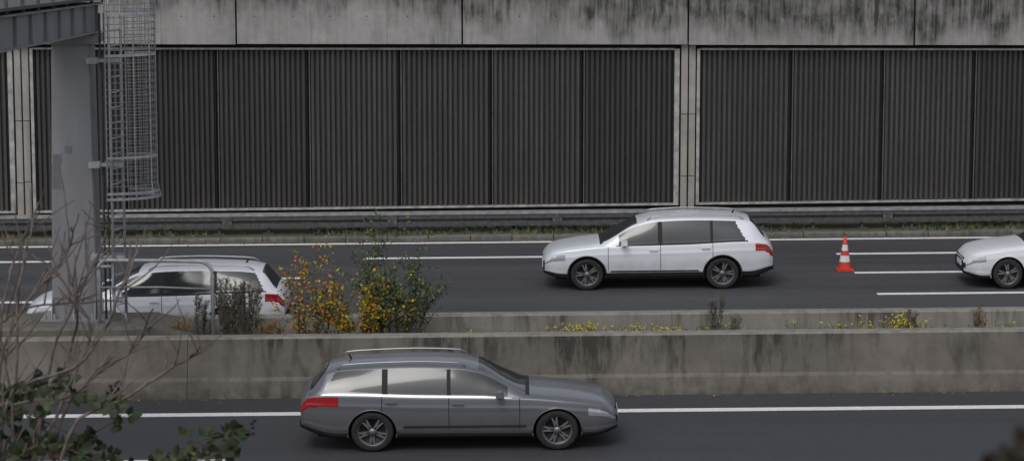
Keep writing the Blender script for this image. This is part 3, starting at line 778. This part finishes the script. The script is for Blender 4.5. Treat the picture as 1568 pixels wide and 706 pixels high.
for (a, c, n, fl, h) in ((0.85, 1.6, 15, .8, .32), (1.75, 3.3, 26, .55, .28), (-1.1, 0.0, 10, .1, .26), (3.5, 4.3, 9, .15, .3), (5.2, 6.4, 12, .35, .28), (6.55, 7.7, 22, .75, .36), (8.2, 9.3, 9, .2, .28), (-1.6, 9.5, 26, .1, .2)):
    for i in range(n): tuft(U(a, c), U(50.2, 51.2), h*U(.8, 1.2), 6, fl)
s.build('yellow_wildflowers', recalc=False)

# ------------------------------------------------------------------ foreground bramble on the embankment
BX, BY, BZ = -2.06, 11.0, 7.68
def W3(q, dy=0): return Vector((BX+q[0]*.01, BY+dy, BZ+q[1]*.01))
def smooth(pts, n=5):
    out = []
    P_ = [pts[0]]+pts+[pts[-1]]
    for i in range(1, len(P_)-2):
        for j in range(n):
            t = j/n; a, b_, c, d = P_[i-1], P_[i], P_[i+1], P_[i+2]
            out.append(0.5*((2*b_)+(c-a)*t+(2*a-5*b_+4*c-d)*t*t+(3*b_-a-3*c+d)*t**3))
    out.append(P_[-2]); return out
tw = MB()
tws = [[(6,-50),(9,0),(16,23),(25,43),(30,63),(29,74),(33,100)], [(-4,-50),(-3,20),(0,62),(5,83),(12,97)], [(-6,-50),(-3,22),(16,39),(40,50),(57,82),(59,93)],
       [(15,-50),(32,18),(56,34),(77,47),(85,55)], [(10,-50),(16,2),(26,28),(37,55),(28,75),(16,87)], [(-8,-50),(-6,40),(0,55),(20,62),(45,60)], [(0,-50),(0,5),(12,40),(14,75),(22,110)],
       [(2,-50),(8,10),(5,50),(-2,90)], [(12,-50),(20,10),(33,30),(50,42),(60,60)], [(-10,-50),(-8,15),(10,26),(30,30),(44,44)], [(4,-50),(12,12),(22,50),(40,88),(44,100)], [(-6,-50),(-2,30),(8,60),(26,84),(30,96)]]
for t in tws:
    dy = U(-.35, .35)
    pts = smooth([W3(q, dy+i*U(-.03,.03)) for i, q in enumerate(t)])
    for i in range(2, len(pts)-1): pts[i] = pts[i]+Vector((U(-.006,.006), U(-.006,.006), U(-.006,.006)))
    n = len(pts); tw.tube(pts, [.0088*(1-.62*i/n) for i in range(n)], 'bark3', 5, False)
    for j in range(9):
        i = random.randint(n//3, n-3); d = (pts[i+1]-pts[i]).normalized()
        nd = (d+Vector((U(-.9,.9), U(-.5,.5), U(-.3,.8)))).normalized()
        q = [pts[i]]; L_ = U(.08, .32)
        for k in range(5): nd = (nd+Vector((U(-.15,.15), U(-.1,.1), U(-.1,.18)))).normalized(); q.append(q[-1]+nd*L_/5)
        tw.tube(q, [.0044, .004, .0034, .0028, .0023, .0018], 'bark3', 4, False)
        if R() < .5:
            q2 = [q[2]]; nd = (nd+Vector((U(-1,1), 0, U(-.4,.8)))).normalized()
            for k in range(3): q2.append(q2[-1]+nd*L_/6)
            tw.tube(q2, [.003, .0025, .002, .0015], 'bark3', 4, False)
tw.build('bare_bush', recalc=False)
br = MB()
def bleaf(p, d, size, k):
    d = d.normalized(); w = d.cross(Vector((U(-.5,.5), U(-1,-.2), U(-.2,1)))).normalized(); nn = d.cross(w)
    prof = [(0, 0), (.18, .30), (.42, .40), (.7, .28), (1.0, 0)]
    n = len(br.v)
    for t, hw in prof:
        c = p+d*size*t-nn*size*.18*t*t
        jag = size*.02
        br.v += [tuple(c), tuple(c+w*size*hw+nn*size*hw*.35+d*U(-jag,jag)), tuple(c-w*size*hw+nn*size*hw*.35)]
    for i in range(4):
        a = n+i*3; b_ = a+3
        br.face([a, b_, b_+1, a+1], k, True); br.face([a, a+2, b_+2, b_], k, True)
def bstem(pts, dens, sz, rad=.005, red=.05, mats=('lf_bram', 'lf_bram2', 'lf_bramr', 'lf_dgreen')):
    n = len(pts); br.tube(pts, [rad*(1-.6*i/n) for i in range(n)], 'bark', 5, False)
    for i in range(2, n):
        if R() > dens: continue
        d = (pts[i]-pts[i-1]).normalized()
        out = (d*.5+Vector((U(-1,1), U(-1,.4), U(-.7,.9)))).normalized(); L_ = U(.4, 1.2)*sz
        q = pts[i]+out*L_; br.tube([pts[i], q], .0016, 'bark', 3, False)
        k = random.choices(mats, [5, 3.0, red*8, 1.5])[0]
        bleaf(q, out, sz*U(.8,1.2), k)
        sd = out.cross(Vector((0, 1, 0)))
        for sgn in (-1, 1):
            bleaf(pts[i]+out*L_*.8, out*.4+sd*sgn, sz*U(.6,.95), k)
stems = [[(-8,-50),(-8,10),(2,28),(15,36),(35,36),(50,32)], [(-4,-50),(-2,0),(12,10),(25,14),(40,8),(55,5),(70,10),(85,16),(101,20)], [(-10,-50),(-5,8),(20,22),(42,22)],
         [(40,-50),(50,-15),(62,-4),(75,5),(92,12)], [(20,-50),(22,-10),(30,4),(46,14)], [(0,-50),(5,-8),(20,0),(40,-3)], [(-6,-50),(-4,0),(8,4),(18,-2),(30,-6)], [(60,-55),(60,-20),(68,-5),(84,0)], [(-8,-50),(-6,20),(4,16),(24,6)], [(-9,-50),(-3,14),(6,24),(22,30)], [(70,-50),(74,-14),(86,2),(97,10)]]
for t in stems:
    dy = U(-.4, .3); pts = smooth([W3(q, dy) for q in t], 9)
    bstem(pts, .64, .050)
for (x, z) in ((17, 37), (25, 35), (46, 32), (49, 34), (20, 35), (101, 17), (12, 30)):
    for j in range(9):
        c = W3((x+U(-2.2,2.2), z+U(-1.8,1.8)), U(-.2,.0))
        br.lathe([(0, -.008), (.0065, -.005), (.0085, 0), (.0065, .005), (0, .008)], c, 'z', 'berry', 7)
for i in range(60):
    t = [(U(-60, 100), -56), (U(-60, 100), U(-40, -16))]
    pts = smooth([W3(t[0], U(-.6,.3)), W3(t[1], U(-.6,.3))], 5); bstem(pts, .7, .06)
br.build('bramble_bush', recalc=False)
# close shrub with dry leaves, right
br = MB()
for i in range(30):
    e_ = U(0, .13)
    pts = smooth([Vector((.52+U(-.08,.08), 2.1+U(-.1,.1), 7.1)), Vector((.51, 2.08, 8.6)), Vector((.45+U(-.03,.03), 2.05+U(-.05,.05), 9.5)), Vector((.362+e_, 2.02+U(-.06,.06), 9.805+e_*.95+U(-.04, .0)))], 9)
    bstem(pts, .9, .022, .0025, .2, ('lf_dry', 'lf_dry', 'lf_bramr', 'lf_dry'))
br.build('hedge_shrub', recalc=False)

# ------------------------------------------------------------------ light
w = bpy.data.worlds.new('World'); S.world = w; w.use_nodes = True
nt = w.node_tree; bg = nt.nodes['Background']
sky = nt.nodes.new('ShaderNodeTexSky'); sky.sky_type = 'NISHITA'; sky.sun_disc = False
el, az = math.radians(52), math.radians(200)
sky.sun_elevation = el; sky.sun_rotation = az; sky.dust_density = 3; sky.air_density = 1.0
hs = nt.nodes.new('ShaderNodeHueSaturation'); hs.inputs['Saturation'].default_value = 0.36
nt.links.new(sky.outputs[0], hs.inputs['Color']); nt.links.new(hs.outputs[0], bg.inputs['Color'])
bg.inputs['Strength'].default_value = 0.125
sl = bpy.data.lights.new('sun', 'SUN'); sl.energy = 0.55; sl.angle = math.radians(25); sl.color = (1, 0.985, 0.96)
so_ = bpy.data.objects.new('sun', sl); S.collection.objects.link(so_)
dirv = Vector((math.sin(az)*math.cos(el), math.cos(az)*math.cos(el), math.sin(el)))
so_.rotation_euler = dirv.to_track_quat('Z', 'Y').to_euler()
S.view_settings.view_transform = 'Standard'; S.view_settings.look = 'None'; S.view_settings.exposure = 0

cam = bpy.data.cameras.new('camera'); co = bpy.data.objects.new('camera', cam); S.collection.objects.link(co)
co.location = (0, 0, 10.3); co.rotation_euler = (math.radians(90-8.643), 0, 0)
cam.lens = 98.0; cam.sensor_width = 36; cam.clip_end = 2000; cam.clip_start = 0.1
cam.dof.use_dof = True; cam.dof.focus_distance = 55; cam.dof.aperture_fstop = 11
S.camera = co
